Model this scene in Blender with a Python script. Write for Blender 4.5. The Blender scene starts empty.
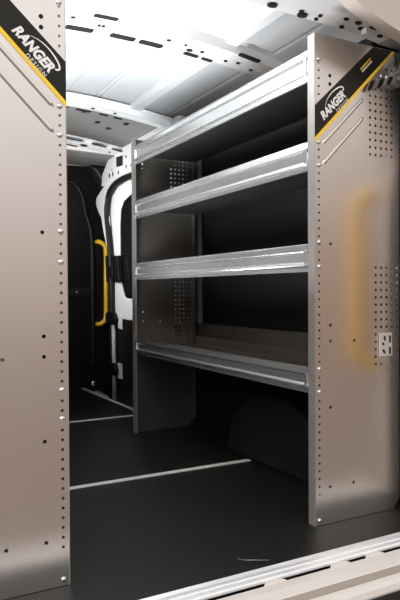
import bpy, bmesh, math, random
from math import sin, cos, pi, radians, sqrt
from mathutils import Vector, Matrix
from mathutils.geometry import delaunay_2d_cdt

random.seed(4)
sc = bpy.context.scene
C = sc.collection

# ------------------------------------------------------------------ materials
def mat(name, col, rough=0.5, metal=0.0, noise=None, bump=None, aniso=0.0, emit=None, coat=0.0, spec=0.5):
    m = bpy.data.materials.new(name); m.use_nodes = True
    nt = m.node_tree; b = nt.nodes['Principled BSDF']
    b.inputs['Base Color'].default_value = (*col, 1)
    b.inputs['Roughness'].default_value = rough
    b.inputs['Metallic'].default_value = metal
    b.inputs['Specular IOR Level'].default_value = spec
    b.inputs['Coat Weight'].default_value = coat
    if aniso: b.inputs['Anisotropic'].default_value = aniso
    tc = nt.nodes.new('ShaderNodeTexCoord')
    if noise:
        sx, sy, sz, amt, ramt = noise
        mp = nt.nodes.new('ShaderNodeMapping'); mp.inputs['Scale'].default_value = (sx, sy, sz)
        nt.links.new(tc.outputs['Object'], mp.inputs['Vector'])
        n = nt.nodes.new('ShaderNodeTexNoise'); n.inputs['Scale'].default_value = 1.0; n.inputs['Detail'].default_value = 4
        nt.links.new(mp.outputs['Vector'], n.inputs['Vector'])
        mx = nt.nodes.new('ShaderNodeMix'); mx.data_type = 'RGBA'
        mx.inputs['A'].default_value = (*[c * (1 - amt) for c in col], 1)
        mx.inputs['B'].default_value = (*[min(1, c * (1 + amt)) for c in col], 1)
        nt.links.new(n.outputs['Fac'], mx.inputs['Factor']); nt.links.new(mx.outputs['Result'], b.inputs['Base Color'])
        mr = nt.nodes.new('ShaderNodeMapRange')
        mr.inputs['To Min'].default_value = max(0.02, rough - ramt); mr.inputs['To Max'].default_value = min(1, rough + ramt)
        nt.links.new(n.outputs['Fac'], mr.inputs['Value']); nt.links.new(mr.outputs['Result'], b.inputs['Roughness'])
    if bump:
        kind, scale, strength = bump
        if kind == 'noise':
            t = nt.nodes.new('ShaderNodeTexNoise'); t.inputs['Scale'].default_value = scale; out = t.outputs['Fac']
        else:
            t = nt.nodes.new('ShaderNodeTexVoronoi'); t.inputs['Scale'].default_value = scale; out = t.outputs['Distance']
            t.inputs['Randomness'].default_value = 0.0
        nt.links.new(tc.outputs['Object'], t.inputs['Vector'])
        bp = nt.nodes.new('ShaderNodeBump'); bp.inputs['Strength'].default_value = strength; bp.inputs['Distance'].default_value = 0.002
        nt.links.new(out, bp.inputs['Height']); nt.links.new(bp.outputs['Normal'], b.inputs['Normal'])
    if emit:
        b.inputs['Emission Color'].default_value = (*emit[0], 1); b.inputs['Emission Strength'].default_value = emit[1]
    return m

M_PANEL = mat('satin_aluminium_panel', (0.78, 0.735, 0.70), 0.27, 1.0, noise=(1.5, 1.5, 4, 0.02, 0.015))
M_PANELIN = mat('shaded_aluminium_panel', (0.15, 0.138, 0.125), 0.34, 0.6, noise=(3, 3, 30, 0.05, 0.03))  # same aluminium as the panels, darkened for the shade around the far ones
M_LIP = mat('bright_aluminium_lip', (0.80, 0.80, 0.80), 0.25, 0.86)
M_FLANGE = mat('flange_aluminium', (0.46, 0.44, 0.415), 0.36, 0.6)
M_PAN = mat('shelf_pan_aluminium', (0.50, 0.44, 0.39), 0.38, 1.0, noise=(4, 4, 4, 0.08, 0.05))
M_UNDER = mat('shelf_underside_shade', (0.014, 0.013, 0.012), 0.6, 0.0)  # shade below the shelves put into the colour
M_DARKGREY = mat('dark_grey_body', (0.10, 0.09, 0.078), 0.5)
M_BOLT = mat('zinc_bolt', (0.85, 0.84, 0.82), 0.25, 1.0)
M_WHITE = mat('white_body_paint', (0.82, 0.83, 0.84), 0.38, 0.0, noise=(5, 5, 5, 0.02, 0.05))
M_WARMWHITE = mat('warm_lit_body_paint', (0.62, 0.56, 0.52), 0.4, 0.0)
M_ROOF = mat('roof_skin_paint', (0.76, 0.79, 0.82), 0.36, 0.0, noise=(2, 2, 2, 0.05, 0.05))
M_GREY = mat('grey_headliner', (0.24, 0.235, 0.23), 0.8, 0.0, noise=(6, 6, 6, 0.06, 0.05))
M_BLACK = mat('black_liner', (0.005, 0.005, 0.005), 0.6, 0.0, noise=(30, 30, 30, 0.2, 0.05))
M_PLASTIC = mat('black_plastic', (0.005, 0.0055, 0.005), 0.5, spec=0.25)
M_HOLE = mat('hole_black', (0.006, 0.006, 0.006), 0.9)
M_RUBBER = mat('seal_rubber', (0.006, 0.006, 0.006), 0.55, spec=0.3)
M_FLOOR = mat('textured_black_mat', (0.009, 0.0083, 0.0075), 0.42, 0.0, spec=0.45, noise=(3, 3, 3, 0.12, 0.04), bump=('voronoi', 130, 0.55))
M_SILL = mat('threshold_aluminium', (0.88, 0.88, 0.90), 0.34, 0.45, noise=(1, 4, 4, 0.03, 0.03))
M_STRIP = mat('floor_strip_aluminium', (0.88, 0.86, 0.82), 0.35, 0.2)
M_YELLOW = mat('yellow_grab_paint', (1.0, 0.60, 0.003), 0.35, 0.0, coat=0.3)
M_DECALBLACK = mat('decal_black', (0.011, 0.0105, 0.008), 0.35, 0.0, spec=0.3)
M_DECALYELLOW = mat('decal_yellow', (1.0, 0.66, 0.02), 0.4, 0.0)
M_DECALWHITE = mat('decal_white', (0.88, 0.88, 0.88), 0.4, 0.0)
M_DECALGREY = mat('decal_grey_lettering', (0.62, 0.64, 0.68), 0.4, 0.0)
M_GROUND = mat('showroom_ground', (0.20, 0.14, 0.105), 0.55, 0.0, noise=(1.5, 1.5, 1.5, 0.1, 0.05))
M_BUMPGREY = mat('bumper_shadow_groove', (0.33, 0.28, 0.25), 0.5)
M_SILLWHITE = mat('sill_paint', (0.66, 0.61, 0.57), 0.35)
M_GLASS = mat('dark_privacy_glass', (0.006, 0.007, 0.008), 0.06, 0.0, spec=0.6)

# ------------------------------------------------------------------ helpers
def link(name, verts, faces, m, parent=None, smooth=False, loc=None):
    me = bpy.data.meshes.new(name); me.from_pydata([tuple(v) for v in verts], [], faces); me.update()
    bm = bmesh.new(); bm.from_mesh(me); bmesh.ops.recalc_face_normals(bm, faces=bm.faces); bm.to_mesh(me); bm.free()
    for mm in (m if isinstance(m, (list, tuple)) else [m]): me.materials.append(mm)
    if smooth:
        for p in me.polygons: p.use_smooth = True
    o = bpy.data.objects.new(name, me); C.objects.link(o)
    if parent: o.parent = parent
    if loc: o.location = loc
    return o

class MB:
    def __init__(s): s.v = []; s.f = []
    def add(s, verts, faces):
        n = len(s.v); s.v += [tuple(v) for v in verts]; s.f += [tuple(i + n for i in f) for f in faces]; return s
    def box(s, x0, x1, y0, y1, z0, z1):
        return s.add([(x0,y0,z0),(x1,y0,z0),(x1,y1,z0),(x0,y1,z0),(x0,y0,z1),(x1,y0,z1),(x1,y1,z1),(x0,y1,z1)],
                     [(0,3,2,1),(4,5,6,7),(0,1,5,4),(1,2,6,5),(2,3,7,6),(3,0,4,7)])
    def tube(s, pts, r, n=10, r2=None, caps=True):
        pts = [Vector(p) for p in pts]; k = len(pts); base = len(s.v); prev = None
        for i, p in enumerate(pts):
            t = (pts[min(i+1, k-1)] - pts[max(i-1, 0)]).normalized()
            if prev is None:
                a = Vector((0,0,1)) if abs(t.z) < .9 else Vector((1,0,0))
                u = t.cross(a).normalized()
            else:
                u = (prev - t * prev.dot(t)).normalized()
            prev = u; w = t.cross(u)
            for j in range(n):
                an = 2*pi*j/n
                s.v.append(tuple(p + u*cos(an)*r + w*sin(an)*(r2 or r)))
        for i in range(k-1):
            for j in range(n):
                s.f.append((base+i*n+j, base+i*n+(j+1)%n, base+(i+1)*n+(j+1)%n, base+(i+1)*n+j))
        if caps:
            s.f.append(tuple(base+j for j in range(n))[::-1]); s.f.append(tuple(base+(k-1)*n+j for j in range(n)))
        return s
    def prism(s, poly, fn, a, b):
        """extrude a 2-D polygon: fn(u, v, d) -> point, d from a to b"""
        n = len(poly)
        vs = [fn(u, v, a) for u, v in poly] + [fn(u, v, b) for u, v in poly]
        fs = [tuple(range(n))[::-1], tuple(range(n, 2*n))] + [(i, (i+1)%n, n+(i+1)%n, n+i) for i in range(n)]
        return s.add(vs, fs)
    def dome(s, c, nrm, r, h, n=12):
        c = Vector(c); nrm = Vector(nrm).normalized()
        a = Vector((0,0,1)) if abs(nrm.z) < .9 else Vector((1,0,0))
        u = nrm.cross(a).normalized(); w = nrm.cross(u); base = len(s.v)
        rings = [(1.0, 0.0), (1.0, .35), (.8, .75), (.45, 1.0)]
        for rr, hh in rings:
            for j in range(n):
                an = 2*pi*j/n; s.v.append(tuple(c + (u*cos(an)+w*sin(an))*r*rr + nrm*h*hh))
        for i in range(len(rings)-1):
            for j in range(n): s.f.append((base+i*n+j, base+i*n+(j+1)%n, base+(i+1)*n+(j+1)%n, base+(i+1)*n+j))
        s.f.append(tuple(base+(len(rings)-1)*n+j for j in range(n)))
        return s
    def grid(s, P):
        base = len(s.v); r = len(P); c = len(P[0])
        for row in P: s.v += [tuple(p) for p in row]
        for i in range(r-1):
            for j in range(c-1): s.f.append((base+i*c+j, base+i*c+j+1, base+(i+1)*c+j+1, base+(i+1)*c+j))
        return s
    def build(s, name, m, parent=None, smooth=False, bevel=0, solid=0):
        o = link(name, s.v, s.f, m, parent, smooth)
        if solid:
            md = o.modifiers.new('thick', 'SOLIDIFY'); md.thickness = solid; md.offset = 0
        if bevel:
            md = o.modifiers.new('edge', 'BEVEL'); md.width = bevel; md.segments = 2; md.limit_method = 'ANGLE'
        return o

def smooth_path(pts, sub=6):
    P = [Vector(p) for p in pts]; out = []
    for i in range(len(P)-1):
        a, b, c, d = P[max(i-1,0)], P[i], P[i+1], P[min(i+2, len(P)-1)]
        for k in range(sub):
            t = k/sub
            out.append(0.5*((2*b)+(c-a)*t+(2*a-5*b+4*c-d)*t*t+(3*b-a-3*c+d)*t**3))
    out.append(P[-1]); return out

def struct(o): o['kind'] = 'structure'; return o
def tag(o, label, cat, group=None):
    o['label'] = label; o['category'] = cat
    if group: o['group'] = group
    return o
def thing(name, loc, label, cat, group=None):
    o = bpy.data.objects.new(name, None); C.objects.link(o); o.location = loc; o.empty_display_size = .1
    return tag(o, label, cat, group)

XC = 0.9915            # centre line of the van
XL, XR = 0.525, 1.458  # aisle edges of the two shelving units
D = 0.428              # depth of an end panel
H = 1.83               # height of an end panel
Y0, Y1 = 1.812, 3.605  # planes of the rear and the front end panels

# ================================================================== SETTING
def roof_z(x):          # underside of the roof bows
    return 2.08 - 0.08*((x-XC)/.87)**2

# floor: black textured mat, right edge steps back at the sliding door
fl = [(0.02,1.612),(1.965,1.612),(1.965,4.0),(1.722,4.0),(1.70,5.46),(0.02,5.46)]
mb = MB(); mb.prism(fl, lambda u,v,d: (u,v,d), -0.03, 0.0)
struct(mb.build('floor', M_FLOOR))
# metal strips let into the floor
def strip(name, x0, x1, y, w, sk=0.0):
    b = MB(); b.box(x0, x1, y-w/2, y+w/2, 0.0002, 0.004); return struct(b.build(name, M_STRIP, bevel=.001))
strip('trim_1', 0.05, 1.735, 2.697, 0.034)
strip('trim_2', 0.05, 1.70, 4.070, 0.034)
b = MB(); b.prism([(1.690,5.44),(1.722,5.44),(1.742,4.22),(1.712,4.22)], lambda u,v,d:(u,v,d), -.02, .006)
struct(b.build('trim_3', M_STRIP, bevel=.002))

# walls
b = MB(); b.box(-0.03, 0.015, 1.7, 5.6, -.2, 2.06); struct(b.build('wall_left', M_BLACK))
wr = MB(); wr.box(1.975, 2.02, 1.62, 5.6, -.2, 2.04); wall_r = struct(wr.build('wall_right', M_BLACK))
# horizontal body rail, upright pillar seen between the shelves
b = MB(); b.box(1.945, 1.974, 1.9, 3.75, .555, .665)
for k in range(9):
    y = 2.05 + k*.19
    b.dome((1.944, y, .63), (-1,0,0), .009, .004)
o = b.build('body_rail', M_DARKGREY, wall_r)
# wheel arch under the shelves
pr = [(2.05,0.0),(2.10,.16),(2.22,.29),(2.38,.36),(2.62,.36),(2.78,.29),(2.90,.16),(2.95,0.0)]
b = MB(); b.prism(pr, lambda u,v,d:(d,u,v), 1.74, 1.974); struct(b.build('wall_wheel_arch', M_BLACK, bevel=.02))

# ---- bulkhead at the front
b = MB(); b.box(.0, 1.974, 5.46, 5.50, -.2, 2.02)
bulk = struct(b.build('wall_front', M_PLASTIC))
b = MB()
b.tube(smooth_path([(1.40,5.452,1.90),(1.55,5.452,1.885),(1.66,5.452,1.845),(1.725,5.452,1.74),(1.752,5.452,1.6),(1.80,5.452,1.44),(1.812,5.452,1.2),(1.815,5.452,.6),(1.815,5.452,.2)]), .022, 8)
b.box(.2, 1.82, 5.435, 5.459, .835, .915)
b.build('pressed_rib', mat('bulkhead_rib_grey', (.009,.0095,.009), .5, spec=.3), bulk, smooth=False, bevel=.006)
b = MB(); b.dome((1.66,5.434,.875),(0,-1,0),.012,.008); b.dome((1.818,5.459,.036),(0,-1,0),.028,.016)
b.build('bulkhead_bolt', M_BOLT, bulk, smooth=True)
# trim box and bracket at the upper corner of the bulkhead
b = MB(); b.prism([(1.74,2.0),(1.95,1.99),(1.98,1.78),(1.90,1.70),(1.86,1.86),(1.80,1.95)], lambda u,v,d:(u,d,v), 5.30, 5.455)
b.build('pillar_trim', mat('dark_pillar_trim', (.018,.018,.018), .4), bulk, bevel=.02)

# ---- ceiling
def crown_sheet(name, y0, y1, dz, m, x0=0.0, x1=1.985, swage=False, n=330):
    rows = []
    xs = [x0+(x1-x0)*i/n for i in range(n+1)]
    for k in range(2):
        y = (y0, y1)[k]; row = []
        for x in xs:
            z = roof_z(x)+dz
            e = max(0, abs(x-XC)-.88); z -= 2.2*e*e
            if swage:
                for sx in (.01, .53, 1.05, 1.57):
                    d = abs(x-sx)
                    if d < .055: z -= .024*(.5+.5*cos(pi*min(1, max(0,(d-.026)/.029))))
                for sx in (.27,.30,.79,.82,1.29,1.32,1.80):
                    d = abs(x-sx)
                    if d < .012: z += .006*(.5+.5*cos(pi*d/.012))
            row.append((x, y, z))
        rows.append(row)
    b = MB(); b.grid(rows); o = b.build(name, m, None, smooth=True, solid=.004); return o
ceil = struct(crown_sheet('ceiling', 1.70, 3.97, .055, M_ROOF, swage=True))
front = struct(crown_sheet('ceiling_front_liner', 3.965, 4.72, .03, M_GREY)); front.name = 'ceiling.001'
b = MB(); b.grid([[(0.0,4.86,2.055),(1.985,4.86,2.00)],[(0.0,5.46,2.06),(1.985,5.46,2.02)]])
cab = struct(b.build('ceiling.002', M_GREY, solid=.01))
# little dark clips in the liner
b = MB()
for (x,y) in ((1.45,4.22),(1.56,4.30),(1.30,4.05),(1.62,4.10)):
    z = roof_z(x)+.026; b.box(x-.016,x+.016,y-.02,y+.02,z-.004,z)
b.build('liner_clip', M_HOLE, front)

def bow(name, y0, y1, h, slots=(), holes=(), drop=None, lip=.018):
    """a pressed roof bow across the van following the crown"""
    n = 60; prof = [(y0-lip, h), (y0, h*.8), (y0+.014, 0.0), ((y0+y1)/2-.012,0), ((y0+y1)/2,.006), ((y0+y1)/2+.012,0), (y1-.014, 0.0), (y1, h*.8), (y1+lip, h)]
    rows = []
    for yy, dz in prof:
        row = []
        for i in range(n+1):
            x = 0.01 + 1.955*i/n; e = max(0, abs(x-XC)-.88)
            z = roof_z(x) - 2.2*e*e + dz
            row.append((x, yy, z))
        rows.append(row)
    b = MB(); b.grid(rows); o = struct(b.build(name, M_WHITE, None, smooth=False, solid=.003))
    hb = MB()
    for (x, y, lx, ly) in slots:
        p = [(x-lx,y-ly*.5),(x-lx*.9,y-ly),(x+lx*.9,y-ly),(x+lx,y-ly*.5),(x+lx,y+ly*.5),(x+lx*.9,y+ly),(x-lx*.9,y+ly),(x-lx,y+ly*.5)]
        z = roof_z(x)
        hb.prism([(u, v) for u, v in p], lambda u,v,d: (u, v, roof_z(u)-.0045+d), 0, .003)
    for (x, y, r) in holes:
        hb.prism([(x+r*cos(a*pi/5), y+r*sin(a*pi/5)) for a in range(10)], lambda u,v,d: (u, v, roof_z(u)-.0045+d), 0, .003)
    if slots or holes: hb.build('punched_hole', M_HOLE, o)
    return o
bow('trim_4', 2.575, 2.755, .055,
    slots=[(.86,2.745,.065,.022),(1.07,2.745,.062,.022),(1.215,2.745,.06,.022),(1.43,2.742,.04,.016),(1.52,2.742,.03,.014),(.93,2.580,.055,.016),(1.67,2.578,.06,.018),(.65,2.745,.06,.022)],
    holes=[(.80,2.64,.011),(.93,2.675,.009),(.95,2.675,.009),(1.27,2.66,.011),(1.40,2.70,.016),(1.46,2.68,.010),(1.60,2.69,.010),(1.66,2.67,.010),(1.75,2.69,.010),(1.36,2.66,.008)])
bow('trim_5', 3.80, 3.93, .045, slots=[(1.12,3.945,.04,.016),(1.26,3.945,.05,.016),(1.40,3.948,.03,.014),(1.5,3.95,.03,.014)],
    holes=[(1.3,3.87,.012),(1.45,3.87,.010)])
bow('trim_6', 4.69, 4.87, .035, slots=[(1.40,4.685,.09,.012),(1.62,4.685,.06,.016),(1.80,4.69,.07,.014),(1.45,4.868,.05,.014)], holes=[(1.53,4.79,.03),(1.75,4.80,.012)])

# ---- rear header of the door opening
def sweep(name, stations, m, holes=None, parent=None, bevel=0):
    b = MB(); n = len(stations[0]); base = 0
    b.grid([list(s)+[s[0]] for s in stations])
    b.f.append(tuple(range(n))[::-1]); k = (len(stations)-1)*(n+1); b.f.append(tuple(k+i for i in range(n)))
    return b.build(name, m, parent, bevel=bevel)
def hd(x):   # underside of the inner header
    return 1.925 - .035*max(0,(x-1.1)) - .25*max(0, x-1.62)**2 if x > XC else 1.925 - .035*max(0,(2*XC-x-1.1)) - .25*max(0, 2*XC-x-1.62)**2
xs = [.10+ (1.845-.10)*i/24 for i in range(25)]
st = [[(x,1.66,hd(x)-.012),(x,1.74,hd(x)-.004),(x,1.885,hd(x)),(x,1.905,hd(x)+.012),(x,1.92,2.12),(x,1.66,2.12)] for x in xs]
header = struct(sweep('trim_7', st, M_WHITE))
hb = MB()
for (x,y,r) in ((1.30,1.855,.016),(1.42,1.84,.008),(1.44,1.862,.017),(1.50,1.83,.007),(1.505,1.86,.007),(1.60,1.80,.009),(1.66,1.80,.012),(1.70,1.83,.010),(1.735,1.80,.014),(1.76,1.845,.012),(1.80,1.83,.010),(1.22,1.80,.009),(1.63,1.86,.009)):
    z = hd(x)-.006
    hb.prism([(x+r*1.25*cos(a*pi/6), y+r*.9*sin(a*pi/6)) for a in range(12)], lambda u,v,d: (u, v, z+d), -.002, .004)
hb.build('punched_hole', M_HOLE, header)
# folded tab and clip under the header
b = MB(); b.box(1.70,1.745,1.80,1.83,hd(1.72)-.03,hd(1.72)-.005)
b.build('folded_tab', M_WHITE, header, bevel=.005)

# outer beam of the rear door opening: body with warm hall light put into its colour, curving down into the corner pillar
def beam_edge(t):       # lower inner edge
    pts = [(.10,1.90),(.60,1.915),(1.10,1.912),(1.30,1.893),(1.43,1.862),(1.505,1.815),(1.585,1.790),(1.68,1.762),(1.78,1.735),(1.86,1.69),(1.92,1.58),(1.955,1.40),(1.965,1.0),(1.965,.5),(1.965,-.02)]
    return [(x, z+(.048 if z > 1.6 else 0)) for x, z in pts]
be = smooth_path([(x,0,z) for x,z in beam_edge(0)], 5)
st = []
for i, p in enumerate(be):
    t = (be[min(i+1,len(be)-1)]-be[max(i-1,0)]).normalized()
    nrm = Vector((-t.z,0,t.x))          # outwards: up on the header, right on the pillar
    q = p + nrm*.115
    st.append([(p.x,1.62,p.z),(q.x,1.60,q.z),(q.x,1.66,q.z),(p.x+nrm.x*.02,1.70,p.z+nrm.z*.02)])
outer = struct(sweep('wall_rear', st, M_WARMWHITE))
hb = MB(); c = Vector((1.575,1.6155,1.86))
# dark cavity behind the beam, grey moulded cone inside it
b = MB(); 
cone = []
for k in range(7):
    a = pi*(0.15+.75*k/6)
    cone.append([(1.845+.01*k*0,1.90-.03*sin(a),1.93+.045*cos(a)),(1.95,1.88-.02*sin(a),1.90+.03*cos(a))])
b.grid(cone); b.build('corner_moulding', mat('grey_corner_moulding', (.30,.30,.30), .45), header, smooth=True, solid=.004)
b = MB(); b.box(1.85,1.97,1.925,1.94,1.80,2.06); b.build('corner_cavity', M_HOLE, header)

# ---- sliding door side (right wall, ahead of the shelves)
def yz(X): return lambda u,v,d: (X+d, u, v)
b = MB()
b.prism([(3.66,1.79),(4.98,1.80),(5.20,1.80),(5.18,1.90),(5.04,2.0),(4.70,2.045),(3.66,2.045)], yz(1.815), 0, .05)
cant = b.build('door_rail', M_WHITE, None, bevel=.01); cant.name = 'wall_right_upper'; struct(cant)
b = MB(); b.prism([(4.815,1.985),(4.672,1.974),(4.674,1.893),(4.815,1.903)], yz(1.813), -.001, .003)
for (y,z,r) in ((4.90,1.86,.02),(4.77,1.85,.016),(4.60,1.87,.014),(4.60,1.95,.012),(4.98,1.86,.022),(4.92,1.90,.008),(4.5,1.86,.01)):
    b.prism([(y+r*.55*cos(a*pi/5), z+r*sin(a*pi/5)) for a in range(10)], yz(1.812), -.001, .003)
b.build('punched_hole', M_HOLE, cant)

door = MB()
ro = [(3.625,1.761),(4.38,1.761),(4.627,1.770),(4.852,1.756),(5.009,1.695),(5.061,1.582),(5.077,1.411),(5.044,1.185),(4.988,.953),(4.993,.705),(4.935,.66),(4.828,.652),(4.48,.649),(3.625,.648)]
ri = [(4.10,1.655),(4.382,1.655),(4.587,1.649),(4.74,1.617),(4.81,1.552),(4.828,1.431),(4.829,1.174),(4.799,.942),(4.733,.843),(4.69,.826),(4.645,.823),(4.437,.821),(4.2,.821),(4.10,.821)]
n = len(ro)
vs = [(1.84,y,z) for y,z in ro]+[(1.84,y,z) for y,z in ri]+[(1.90,y,z) for y,z in ro]+[(1.852,y,z) for y,z in ri]
fs = []
for i in range(n):
    j = (i+1)%n
    fs += [(i,j,n+j,n+i),(i,2*n+i,2*n+j,j),(n+i,n+j,3*n+j,3*n+i)]
door.add(vs, fs)
d1 = struct(door.build('door_1', M_WHITE, None, bevel=.008))
b = MB(); b.prism(ri, yz(1.848), 0, .01); b.build('window_pane', M_GLASS, d1)
b = MB(); b.prism([(3.98,.648),(4.48,.649),(4.90,.655),(4.95,.60),(4.96,-.10),(3.98,-.10)], yz(1.845), 0, .05); b.build('lower_trim', M_PLASTIC, d1, bevel=.012)
b = MB(); b.prism([(5.075,1.19),(4.79,1.175),(4.75,.955),(5.055,.96)], yz(1.80), 0, .045); 
b.prism([(5.00,1.10),(4.86,1.09),(4.84,1.0),(4.98,1.0)], yz(1.78), 0, .02); b.build('latch_cover', M_PLASTIC, d1, bevel=.012)
b = MB(); b.box(1.945,1.974,3.64,3.97,.66,2.0); struct(b.build('trim_12', mat('shaded_pillar_paint', (.34,.33,.31), .5)))  # white pillar, its shade put into a dim grey
# latch lumps with white backing plates at the door edge
b = MB(); b.prism([(4.86,.70),(4.76,.67),(4.755,.57),(4.84,.575)], yz(1.826), 0, .012); b.prism([(4.87,.285),(4.77,.285),(4.765,.16),(4.85,.155)], yz(1.826), 0, .012); b.build('latch_plate', M_WHITE, d1, bevel=.004)
for zc in (.66, .235):
    b = MB(); b.prism([(5.06,zc+.035),(4.99,zc+.055),(4.86,zc+.04),(4.82,zc-.01),(4.84,zc-.055),(4.98,zc-.06),(5.06,zc-.03)], yz(1.79), 0, .04); b.build('door_stop', M_PLASTIC, d1, bevel=.012)
b = MB(); b.tube([(1.82,4.931,.60),(1.822,4.925,.30),(1.822,4.918,-.03)], .018, 8); b.build('edge_strip', mat('pale_edge_strip', (.55,.55,.54), .4), d1, smooth=True)
# jamb: white pressing around the front corner of the opening, black rubber seal
jam = [(4.2,1.80),(4.7,1.811),(4.982,1.815),(5.161,1.766),(5.29,1.716),(5.312,1.663),(5.245,1.584),(5.167,1.522),(5.13,1.432),(5.044,1.27),(4.996,1.182),(4.975,1.317),(5.005,1.473),(5.032,1.58),(5.0,1.67),(4.92,1.735),(4.78,1.765),(4.569,1.765),(4.2,1.76)]
b = MB(); b.prism(jam, yz(1.80), 0, .03); struct(b.build('trim_8', M_WHITE, None, bevel=.008))
b = MB(); b.tube(smooth_path([(1.81,3.68,1.765),(1.81,4.309,1.769),(1.81,4.448,1.777),(1.81,4.638,1.781),(1.81,4.842,1.765),(1.81,4.975,1.714),(1.81,5.026,1.636),(1.81,5.041,1.535),(1.81,5.007,1.387),(1.81,4.962,1.18),(1.815,4.95,.9),(1.815,4.95,.05)],5), .026, 8)
struct(b.build('trim_9', M_RUBBER, None, smooth=True))
# step plate in the door well
b = MB(); b.prism([(1.73,5.42),(1.73,5.10),(1.835,5.10),(1.86,5.44)], lambda u,v,d:(u,v,d), -.05, -.03)
struct(b.build('trim_10', mat('step_plate_grey', (.62,.60,.58), .4, .3), None, bevel=.004))
b = MB(); b.box(1.72,1.975,3.7,5.46,-.2,-.16); struct(b.build('floor_door_well', M_BLACK))

# ---- rear sill, outside ground
b = MB()
prof = [(1.618,-.028),(1.618,.004),(1.614,.007),(1.605,.004),(1.598,.002),(1.594,.006),(1.578,.006),(1.574,.003),(1.558,.001),(1.553,-.003),(1.553,-.010),(1.60,-.028)]
b.prism(prof, lambda u,v,d:(d,u,v), .03, 1.96)
th = tag(b.build('threshold_plate', M_SILL), 'ridged bright aluminium threshold plate along the rear edge of the black floor', 'threshold plate')
b = MB(); b.box(.03,1.96,1.525,1.60,-.06,-.03)
struct(b.build('trim_11', M_HOLE))
b = MB()
prof = [(1.540,-.06),(1.540,-.014),(1.534,-.008),(1.50,-.008),(1.463,-.014),(1.457,-.020),(1.428,-.024),(1.424,-.020),(1.41,-.022),(1.392,-.030),(1.385,-.045),(1.385,-.30),(1.540,-.30)]
b.prism(prof, lambda u,v,d:(d,u,v), -.02, 2.05)
bump = b.build('rear_sill', [M_SILLWHITE], None)
tag(bump, 'white painted body sill stepping down outside the aluminium threshold', 'sill')
b = MB(); b.prism([(1.459,-.0185),(1.429,-.0235),(1.429,-.0215),(1.459,-.0165)], lambda u,v,d:(d,u,v), -.02, 2.05); b.build('groove_shade', M_BUMPGREY, bump)  # grey strip paints the shade inside the sill groove
for x in (.55, .80, 1.08, 1.335, 1.485, 1.76):
    b = MB(); b.prism([(x-.042,1.534),(x+.042,1.534),(x+.024,1.5545),(x-.024,1.5545)], lambda u,v,d:(u,v,d), -.014, -.0045); b.build('sill_clip', M_SILLWHITE, bump, bevel=.003)
b = MB(); b.prism([(1.384,-.045),(1.22,-.055),(1.20,-.08),(1.20,-.42),(1.384,-.42)], lambda u,v,d:(d,u,v), -.05, 2.08)
tag(b.build('step_bumper', M_PLASTIC, bevel=.01), 'black plastic bumper step below the white sill', 'bumper')
b = MB(); b.box(-9, 11, -12, 9, -.74, -.70); struct(b.build('ground', M_GROUND))

# ================================================================== SHELVING UNITS
def in_decal(s, z, pad=0.0):
    return 1.43 + .985*s - pad < z < 1.563 + .93*s + pad

def hole_list(kind):
    L = []
    z = .118
    while z < 1.79:
        L.append((.019, z, .0046)); z += .0292
    z = .21
    while z < 1.25:
        L.append((.386, z, .0042)); z += .029
    for k in range(6):
        s = .272+.0285*k
        if k >= 1 and k != 4:
            for j in range(14):
                if j > 9 and k > 2: continue
                L.append((s, .969-.0292*j, .0056))
        if k <= 4:
            for j in range(13):
                zz = 1.41+.0285*j
                if zz < 1.43+.985*s-.03: L.append((s, zz, .0056))
    for s, z in ((.072,1.683),(.072,1.652),(.074,1.055),(.072,.75),(.072,.69),(.19,.688),(.072,.44),(.07,.14),(.185,.14)):
        L.append((s, z, .0060))
    out = []
    for h in L:
        if kind != 'plain' and in_decal(h[0], h[1], .012): continue
        if any((h[0]-g[0])**2+(h[1]-g[1])**2 < (h[2]+g[2])**2*1.2 for g in out): continue
        out.append(h)
    return out

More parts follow.
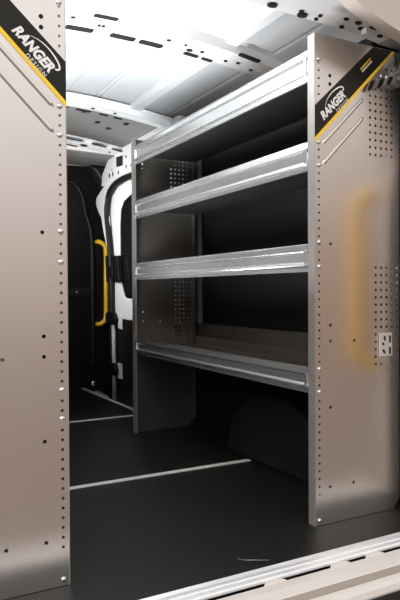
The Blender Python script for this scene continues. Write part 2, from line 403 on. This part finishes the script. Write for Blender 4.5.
def panel_mesh(sgn, fdir, decal):
    """perforated sheet in local x = sgn*s, plane y = 0, flanges turned towards fdir (+1 or -1)"""
    out = [(0,0),(D-.03,0),(D,.045),(D,H),(0,H)]
    holes = hole_list('decal' if decal else 'plain')
    V = [Vector(p) for p in out]; E = [(i,(i+1)%5) for i in range(5)]
    for (s,z,r) in holes:
        b0 = len(V)
        for j in range(8): V.append(Vector((s+r*cos(2*pi*j/8), z+r*sin(2*pi*j/8))))
        E += [(b0+j, b0+(j+1)%8) for j in range(8)]
    # coarse extra points keep the triangles well shaped
    for i in range(1,8):
        for j in range(1,32):
            p = (D*i/8, H*j/32)
            if all((p[0]-h[0])**2+(p[1]-h[1])**2 > (h[2]+.004)**2 for h in holes): V.append(Vector(p))
    vo, eo, fo = delaunay_2d_cdt(V, E, [], 0, 1e-6)[:3]
    hs = {}
    for h in holes: hs.setdefault((int(h[0]/.02), int(h[1]/.02)), []).append(h)
    F = []
    for f in fo:
        c = sum((vo[i] for i in f), Vector((0,0)))/len(f); bad = False
        ki, kj = int(c.x/.02), int(c.y/.02)
        for a in (-1,0,1):
            for bb in (-1,0,1):
                for h in hs.get((ki+a,kj+bb), ()):
                    if (c.x-h[0])**2+(c.y-h[1])**2 < (h[2]*.95)**2: bad = True
        if not bad: F.append(tuple(f))
    b = MB(); b.add([(sgn*p.x, 0, p.y) for p in vo], F)
    t = .0012
    def bx(s0,s1,y0,y1,z0,z1):
        xa, xb = sorted((sgn*s0, sgn*s1)); ya, yb = sorted((fdir*y0, fdir*y1)); b.box(xa,xb,ya,yb,z0,z1)
    bx(D-.0015,D,0,.03,.045,H); bx(.0,D-.03,0,.03,0,.0015)            # wall and floor flanges
    if decal:
        # two pressed stiffening beads along the diagonal
        for z0, z1, s0, s1 in ((1.426,1.622,.037,.237),(1.350,1.548,.037,.236)):
            P0 = Vector((s0,z0)); P1 = Vector((s1,z1)); d = (P1-P0).normalized(); nn = Vector((-d.y,d.x))
            rows = []
            for k in range(9):
                a = pi*k/8; off = -cos(a)*.0075; hgt = sin(a)*.005
                rows.append([(sgn*(P0+d*q+nn*off*sc2).x, -fdir*(hgt*sc2), (P0+d*q+nn*off*sc2).y) for q, sc2 in ((0,.15),(.012,1),((P1-P0).length-.012,1),((P1-P0).length,.15))])
            b.grid(rows)
    return b

def edge_flange(panel, sgn, fdir):
    b = MB(); x0, x1 = sorted((-sgn*.0008, sgn*.0018)); y0, y1 = sorted((-fdir*.0004, fdir*.040)); b.box(x0,x1,y0,y1,0,H)
    x0, x1 = sorted((0, sgn*.012)); y0, y1 = sorted((fdir*.0385, fdir*.040)); b.box(x0,x1,y0,y1,0,H)
    return b.build('edge_flange', M_FLANGE, panel)

def text_mesh(txt, size, shear=0.0, bold=0.0, space=1.0):
    cu = bpy.data.curves.new('lettering_curve', 'FONT'); cu.body = txt; cu.size = size; cu.shear = shear; cu.offset = bold
    cu.space_character = space; cu.align_x = 'LEFT'; cu.resolution_u = 4
    o = bpy.data.objects.new('lettering_curve', cu); C.objects.link(o)
    dg = bpy.context.evaluated_depsgraph_get(); me = bpy.data.meshes.new_from_object(o.evaluated_get(dg))
    vs = [v.co.copy() for v in me.vertices]; fs = [tuple(p.vertices) for p in me.polygons]
    bpy.data.objects.remove(o); bpy.data.curves.remove(cu); bpy.data.meshes.remove(me)
    xs = [v.x for v in vs]; x0 = min(xs); 
    return [(v.x-x0, v.y) for v in vs], fs, max(xs)-x0

def decal(panel, sgn):
    # black diagonal band with a yellow lower edge
    yo = -.0012
    poly = [(.0,1.446),(.387,1.8285),(.288,1.8285),(.0,1.563)]
    b = MB(); b.prism([(sgn*s,z) for s,z in poly], lambda u,v,d:(u,d,v), yo, yo-.0006)
    b.build('decal_band', M_DECALBLACK, panel)
    poly = [(.0,1.429),(.402,1.8285),(.387,1.8285),(.0,1.446)]
    b = MB(); b.prism([(sgn*s,z) for s,z in poly], lambda u,v,d:(u,d,v), yo, yo-.0007)
    b.build('decal_stripe', M_DECALYELLOW, panel)
    ang = radians(44.5)
    e1 = Vector((sgn*cos(ang), sin(ang))); up = Vector((-sgn*sin(ang), cos(ang))); O = Vector((0,1.435))
    def place(vs, along, perp, flip): 
        d = e1 if not flip else -e1
        return [tuple((lambda p: (p.x, yo-.0012, p.y))(O + e1*along + up*perp + d*x + up*y)) for x, y in vs]
    flip = sgn < 0
    vs, fs, w = text_mesh('RANGER', .0415, .22, .0020, 1.02)
    k = .150/w; vs = [(x*k, y) for x, y in vs]
    a0 = .084 if not flip else .246
    link('logo_lettering', place(vs, a0, .027, flip), fs, M_DECALWHITE, panel)
    vs, fs, w = text_mesh('DESIGN', .0175, .12, .0004, 1.35)
    k = .078/w; vs = [(x*k, y) for x, y in vs]
    a1 = a0 + .072 if not flip else a0 - .072
    link('logo_small_lettering', place(vs, a1, .0065, flip), fs, M_DECALGREY, panel)
    # roof-line swoosh over the word
    path = [(.043,.0335),(.062,.043),(.085,.0485),(.110,.0495),(.135,.046),(.152,.040),(.160,.033),(.158,.026),(.152,.023)]
    path = [(p.x,p.y) for p in smooth_path([(x,y,0) for x,y in path],4)]
    L = []; R = []
    for i,(x,y) in enumerate(path):
        t = i/(len(path)-1); wd = .0006+.0022*min(1, t*1.8)
        a = Vector(path[min(i+1,len(path)-1)]); c = Vector(path[max(i-1,0)]); tn = (a-c).normalized(); nn = Vector((-tn.y,tn.x))
        L.append((x+nn.x*wd, y+nn.y*wd)); R.append((x-nn.x*wd, y-nn.y*wd))
    n = len(L); fs = [(i,i+1,n+i+1,n+i) for i in range(n-1)]
    link('logo_swoosh', place(L+R, a0, .027, flip), fs, M_DECALWHITE, panel)
    # two short lines of fine print near the top corner
    for q, m, perp in ((0, M_DECALYELLOW, .052), (1, M_DECALWHITE, .041)):
        vs = []; fs = []; x = 0
        random.seed(7+q)
        while x < .070:
            wd = random.choice((.003,.004,.005)); n0 = len(vs)
            vs += [(x,0),(x+wd,0),(x+wd,.0065),(x,.0065)]; fs.append((n0,n0+1,n0+2,n0+3)); x += wd+.0012
        link('fine_print', place(vs, .365 if not flip else .435, perp, flip), fs, m, panel)

LIPZ = [(1.778,.114),(1.438,.108),(1.055,.104),(.591,.098)]     # top of the lip, its height
def lip_profile(h):
    return [(.010,h),(.0,h),(-.001,h-.002),(.002,h-.005),(-.002,h-.026),(.013,h-.028),(.013,h-.035),(.003,h-.037),(.003,.037),(-.003,.030),(-.0045,.026),(-.003,.022),(.005,.016),(.005,.0),(.016,.0),
            (.016,.002),(.007,.002),(.007,.0165),(-.001,.023),(-.002,.026),(-.001,.029),(.005,.0365),(.005,h-.0365),(.015,h-.0345),(.015,h-.0275),(.0005,h-.0255),(.004,h-.004),(.004,h-.002),(.010,h-.002)]

def make_shelf(unit, sgn, ztop, h, L, group_bolts=True):
    z0 = ztop-h
    y0, y1 = .042, .042+L
    b = MB(); zp = h-.052
    b.prism([(.012,zp),(D-.004,zp),(D-.004,h-.004),(D-.002,h-.004),(D-.002,zp-.003),(.012,zp-.003)], lambda u,v,d:(sgn*u,d,v), y0, y1)
    for k in range(1,4):                                             # stiffening folds across the pan
        pass
    sh = b.build('shelf', M_PAN, unit); sh.location = (0,0,z0)
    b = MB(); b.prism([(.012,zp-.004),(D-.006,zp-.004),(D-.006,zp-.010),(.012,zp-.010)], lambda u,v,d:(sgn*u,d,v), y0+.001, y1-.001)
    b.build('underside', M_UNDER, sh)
    b = MB(); b.prism(lip_profile(h), lambda u,v,d:(sgn*u,d,v), y0, y1)
    b.build('front_lip', M_LIP, sh)
    for yy in (y0+.004, y1-.020):
        b = MB(); x0, x1 = sorted((sgn*-.004, sgn*.012)); b.box(x0,x1,yy,yy+.016,.020,h-.022)
        b.build('lip_bracket', M_LIP, sh, bevel=.002)
    return sh

def make_unit(x, sgn, label, shelves):
    u = thing('shelving_unit', (x, Y0, 0), label, 'shelving unit')
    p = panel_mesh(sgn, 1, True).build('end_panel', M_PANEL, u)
    decal(p, sgn); edge_flange(p, sgn, 1)
    for (s, z) in ((.019,1.060),(.019,.969),(.019,.588),(.019,.502),(.019,1.430),(.019,1.345),(.019,1.735),(.019,.020)):
        b = MB(); b.dome((sgn*s, -.0008, z), (0,-1,0), .0085, .005); b.build('bolt', M_BOLT, p, smooth=True)
    for z in (1.683, 1.652):  # dark discs added to stop light showing through these holes
        b = MB(); b.dome((sgn*.072, -.0006, z), (0,-1,0), .0068, .0015); b.build('hole_blocker', M_HOLE, p, smooth=True)
    L = Y1-Y0-.084
    for zt, h in shelves: make_shelf(u, sgn, zt, h, L)
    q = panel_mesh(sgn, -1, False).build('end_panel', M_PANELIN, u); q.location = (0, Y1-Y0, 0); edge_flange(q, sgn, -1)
    return u, p, q
right, rp, rq = make_unit(XR, 1, 'open aluminium shelving unit with four lipped shelves on the right side of the aisle', LIPZ)
left, lp, lq = make_unit(XL, -1, 'shelving unit on the left of the aisle, showing only its tall perforated end panel', LIPZ[3:])
# pressed square nut on the lower part of the far panel
b = MB(); b.box(.198,.216,-.008,-.0005,.098,.116); b.build('foot_bolt', M_BOLT, rq, bevel=.002)

# ================================================================== THINGS
def grab_handle(name, P, r, label, mounts):
    t = thing(name, P[0], label, 'grab handle'); o = Vector(P[0])
    b = MB(); b.tube(smooth_path([Vector(p)-o for p in P],6), r, 14); b.build('bar', M_YELLOW, t, smooth=True)
    for p, nrm in mounts:
        b = MB(); b.dome(Vector(p)-o, nrm, r*1.25, .006, 14); b.build('mount_foot', M_PLASTIC, t, smooth=True)
    return t
grab_handle('grab_handle', [(1.858,5.452,1.335),(1.865,5.41,1.335),(1.893,5.395,1.318),(1.918,5.392,1.285),(1.924,5.392,1.20),(1.922,5.392,.95),(1.920,5.392,.70),(1.914,5.392,.63),(1.890,5.395,.598),(1.862,5.41,.582),(1.855,5.452,.580)], .021,
            'yellow tubular grab handle fixed upright to the black bulkhead by the side door', [((1.858,5.459,1.335),(0,-1,0)),((1.855,5.459,.580),(0,-1,0))])
grab_handle('grab_handle', [(1.97,1.59,1.30),(1.95,1.56,1.30),(1.918,1.54,1.275),(1.905,1.54,1.22),(1.905,1.54,.95),(1.905,1.54,.64),(1.918,1.54,.585),(1.95,1.56,.555),(1.97,1.59,.555)], .030,
            'yellow grab handle on the rear corner post, mirrored in the right end panel', [])

# slotted mounting plate on the right end panel
t = thing('slotted_plate', (1.806, Y0-.004, .664), 'small pale slotted metal plate fixed to the right end panel below its perforations', 'metal plate')
hw, hh = .034, .047
b = MB(); b.prism([(-hw,-hh),(hw,-hh),(hw,hh),(-hw,hh)], lambda u,v,d:(u,d,v), -.004, .002); b.build('plate', mat('pale_zinc_plate', (.72,.70,.68), .45, .5), t, bevel=.004)
for (u, v, a, ln) in ((-.008,.026,.0,.010),(.020,.022,.0,.015),(-.012,-.026,.6,.010),(.020,-.024,.0,.015),(-.016,.004,.9,.006)):
    p = []
    for k in range(12):
        an = 2*pi*k/12; x = .0048*cos(an); z = .0048*sin(an) + (ln-.0048)*(1 if sin(an) >= 0 else -1)
        p.append((u+x*cos(a)-z*sin(a), v+x*sin(a)+z*cos(a)))
    b = MB(); b.prism(p, lambda uu,vv,d:(uu,d,vv), -.0055, -.0035); b.build('slot', M_HOLE, t)

# hinge hardware with spring clips at the upper wall corner of the right panel
M_HINGE = mat('grey_hinge_steel', (.32,.33,.33), .4, .8)
t = thing('door_check_hinge', (1.885, Y0-.0125, 1.74), 'grey steel hinge hardware with little coil springs beside the upper corner of the right panel', 'hinge')
b = MB(); b.prism([(-.055,-.045),(-.02,-.055),(.035,-.03),(.05,.03),(.03,.07),(0,.055),(-.02,.01),(-.05,-.01)], lambda u,v,d:(u,d,v), -.01, .012); b.build('hinge_plate', M_HINGE, t, bevel=.004)
b = MB(); b.tube([(.005,-.012,.02),(.005,-.03,.02)],.016,12); b.build('pivot', M_BOLT, t, bevel=.002); b = MB(); b.tube([(-.030,-.012,-.025),(-.030,-.028,-.025)],.010,12); b.build('pivot', M_BOLT, t, bevel=.002)
b = MB(); b.tube([(.0,-.005,.03),(-.004,-.005,.105)],.008,8); b.build('pin', M_PLASTIC, t, smooth=True)
for k,(x,z,l) in enumerate(((-.175,-.075,.040),(-.150,-.070,.044),(-.125,-.060,.040),(-.098,-.050,.036),(-.072,-.035,.03))):
    pts = []
    for i in range(49):
        a = i/48*2*pi*6; q = i/48*l
        pts.append((x+q*.45+.006*cos(a), -.004+.006*sin(a), z+q*.9-.012+.0))
    b = MB(); b.tube(pts, .0022, 5); b.build('coil_spring', M_HINGE if k % 2 else M_PLASTIC, t, smooth=True)

# curl of swarf wire lying on the mat near the threshold
b = MB(); b.tube(smooth_path([(1.055,1.715,.004),(1.062,1.682,.010),(1.085,1.662,.013),(1.115,1.652,.010),(1.14,1.655,.004)]), .0014, 6)
tag(b.build('wire_offcut', M_HINGE, smooth=True), 'thin bent wire offcut lying on the black mat by the threshold', 'wire')

# ================================================================== LIGHT
w = bpy.data.worlds.new('showroom'); sc.world = w; w.use_nodes = True
nt = w.node_tree; bg = nt.nodes['Background']
tc = nt.nodes.new('ShaderNodeTexCoord'); sp = nt.nodes.new('ShaderNodeSeparateXYZ'); cr = nt.nodes.new('ShaderNodeValToRGB'); mr = nt.nodes.new('ShaderNodeMapRange')
mr.inputs['From Min'].default_value = -1; mr.inputs['From Max'].default_value = 1
nt.links.new(tc.outputs['Generated'], sp.inputs[0]); nt.links.new(sp.outputs['Z'], mr.inputs['Value']); nt.links.new(mr.outputs['Result'], cr.inputs['Fac']); nt.links.new(cr.outputs['Color'], bg.inputs['Color'])
e = cr.color_ramp.elements
e[0].position = 0.0; e[0].color = (.10,.07,.055,1); e[1].position = 1.0; e[1].color = (.9,.9,.9,1)
for pos, col in ((.40,(.22,.145,.11,1)),(.50,(.55,.445,.405,1)),(.54,(.66,.565,.53,1)),(.585,(.80,.74,.72,1)),(.64,(1.0,.98,.97,1)),(.72,(1.2,1.19,1.18,1))):
    x = e.new(pos); x.color = col
# the hall is darker and browner towards the van's right
mx = nt.nodes.new('ShaderNodeMapRange'); mx.inputs['From Min'].default_value = .25; mx.inputs['From Max'].default_value = .75
nt.links.new(sp.outputs['X'], mx.inputs['Value'])
tint = nt.nodes.new('ShaderNodeMix'); tint.data_type = 'RGBA'; tint.blend_type = 'MULTIPLY'
tint.inputs['B'].default_value = (.50,.40,.31,1)
up_fade = nt.nodes.new('ShaderNodeMapRange'); up_fade.inputs['From Min'].default_value = .12; up_fade.inputs['From Max'].default_value = .40
up_fade.inputs['To Min'].default_value = 1.0; up_fade.inputs['To Max'].default_value = 0.15
nt.links.new(sp.outputs['Z'], up_fade.inputs['Value'])
mul = nt.nodes.new('ShaderNodeMath'); mul.operation = 'MULTIPLY'
nt.links.new(mx.outputs['Result'], mul.inputs[0]); nt.links.new(up_fade.outputs['Result'], mul.inputs[1])
nt.links.new(mul.outputs[0], tint.inputs['Factor']); nt.links.new(cr.outputs['Color'], tint.inputs['A']); nt.links.new(tint.outputs['Result'], bg.inputs['Color'])
bg.inputs['Strength'].default_value = 1.0

def area(name, loc, target, size, size_y, power, col=(1,1,1)):
    l = bpy.data.lights.new(name, 'AREA'); l.shape = 'RECTANGLE'; l.size = size; l.size_y = size_y; l.energy = power; l.color = col
    o = bpy.data.objects.new(name, l); C.objects.link(o); o.location = loc
    o.rotation_euler = (Vector(target)-Vector(loc)).to_track_quat('-Z','Y').to_euler(); return o
up = area('ceiling_fill', (.48,2.95,.70), (.60,2.96,2.1), .28, 1.1, 54, (.96,.985,1))  # added fill hidden by the left panel, brightens the ceiling
area('rear_fill', (-3.2,-2.2,3.8), (1.0,1.8,.8), 2.5, 2.5, 210, (1,.95,.90))  # unseen fill added outside to lift the decals, sill and header
fd = area('door_fill', (.85,4.45,1.35), (1.85,4.7,1.4), .3, .9, 6.5, (1,.99,.97)); fd.data.spread = radians(104)  # unseen fill added to brighten the white door and jamb
up.data.spread = radians(160)
pl = bpy.data.lights.new('roof_dome_lamp', 'POINT'); pl.energy = 9; pl.shadow_soft_size = .06; pl.color = (1,.97,.93)
po = bpy.data.objects.new('roof_dome_lamp', pl); C.objects.link(po); po.location = (.86,2.12,1.90)

# ================================================================== CAMERA
cam = bpy.data.cameras.new('camera'); co = bpy.data.objects.new('camera', cam); C.objects.link(co); sc.camera = co
cam.sensor_fit = 'HORIZONTAL'; cam.sensor_width = 36; cam.lens = 617.55/400*36; cam.clip_start = .05
R = Matrix.Rotation(-.4932,4,'Z') @ Matrix.Rotation(pi/2-.0147,4,'X') @ Matrix.Rotation(-.0053,4,'Z')
co.matrix_world = Matrix.Translation((0,0,.8811)) @ R
sc.view_settings.view_transform = 'Standard'
sc.view_settings.look = 'None'
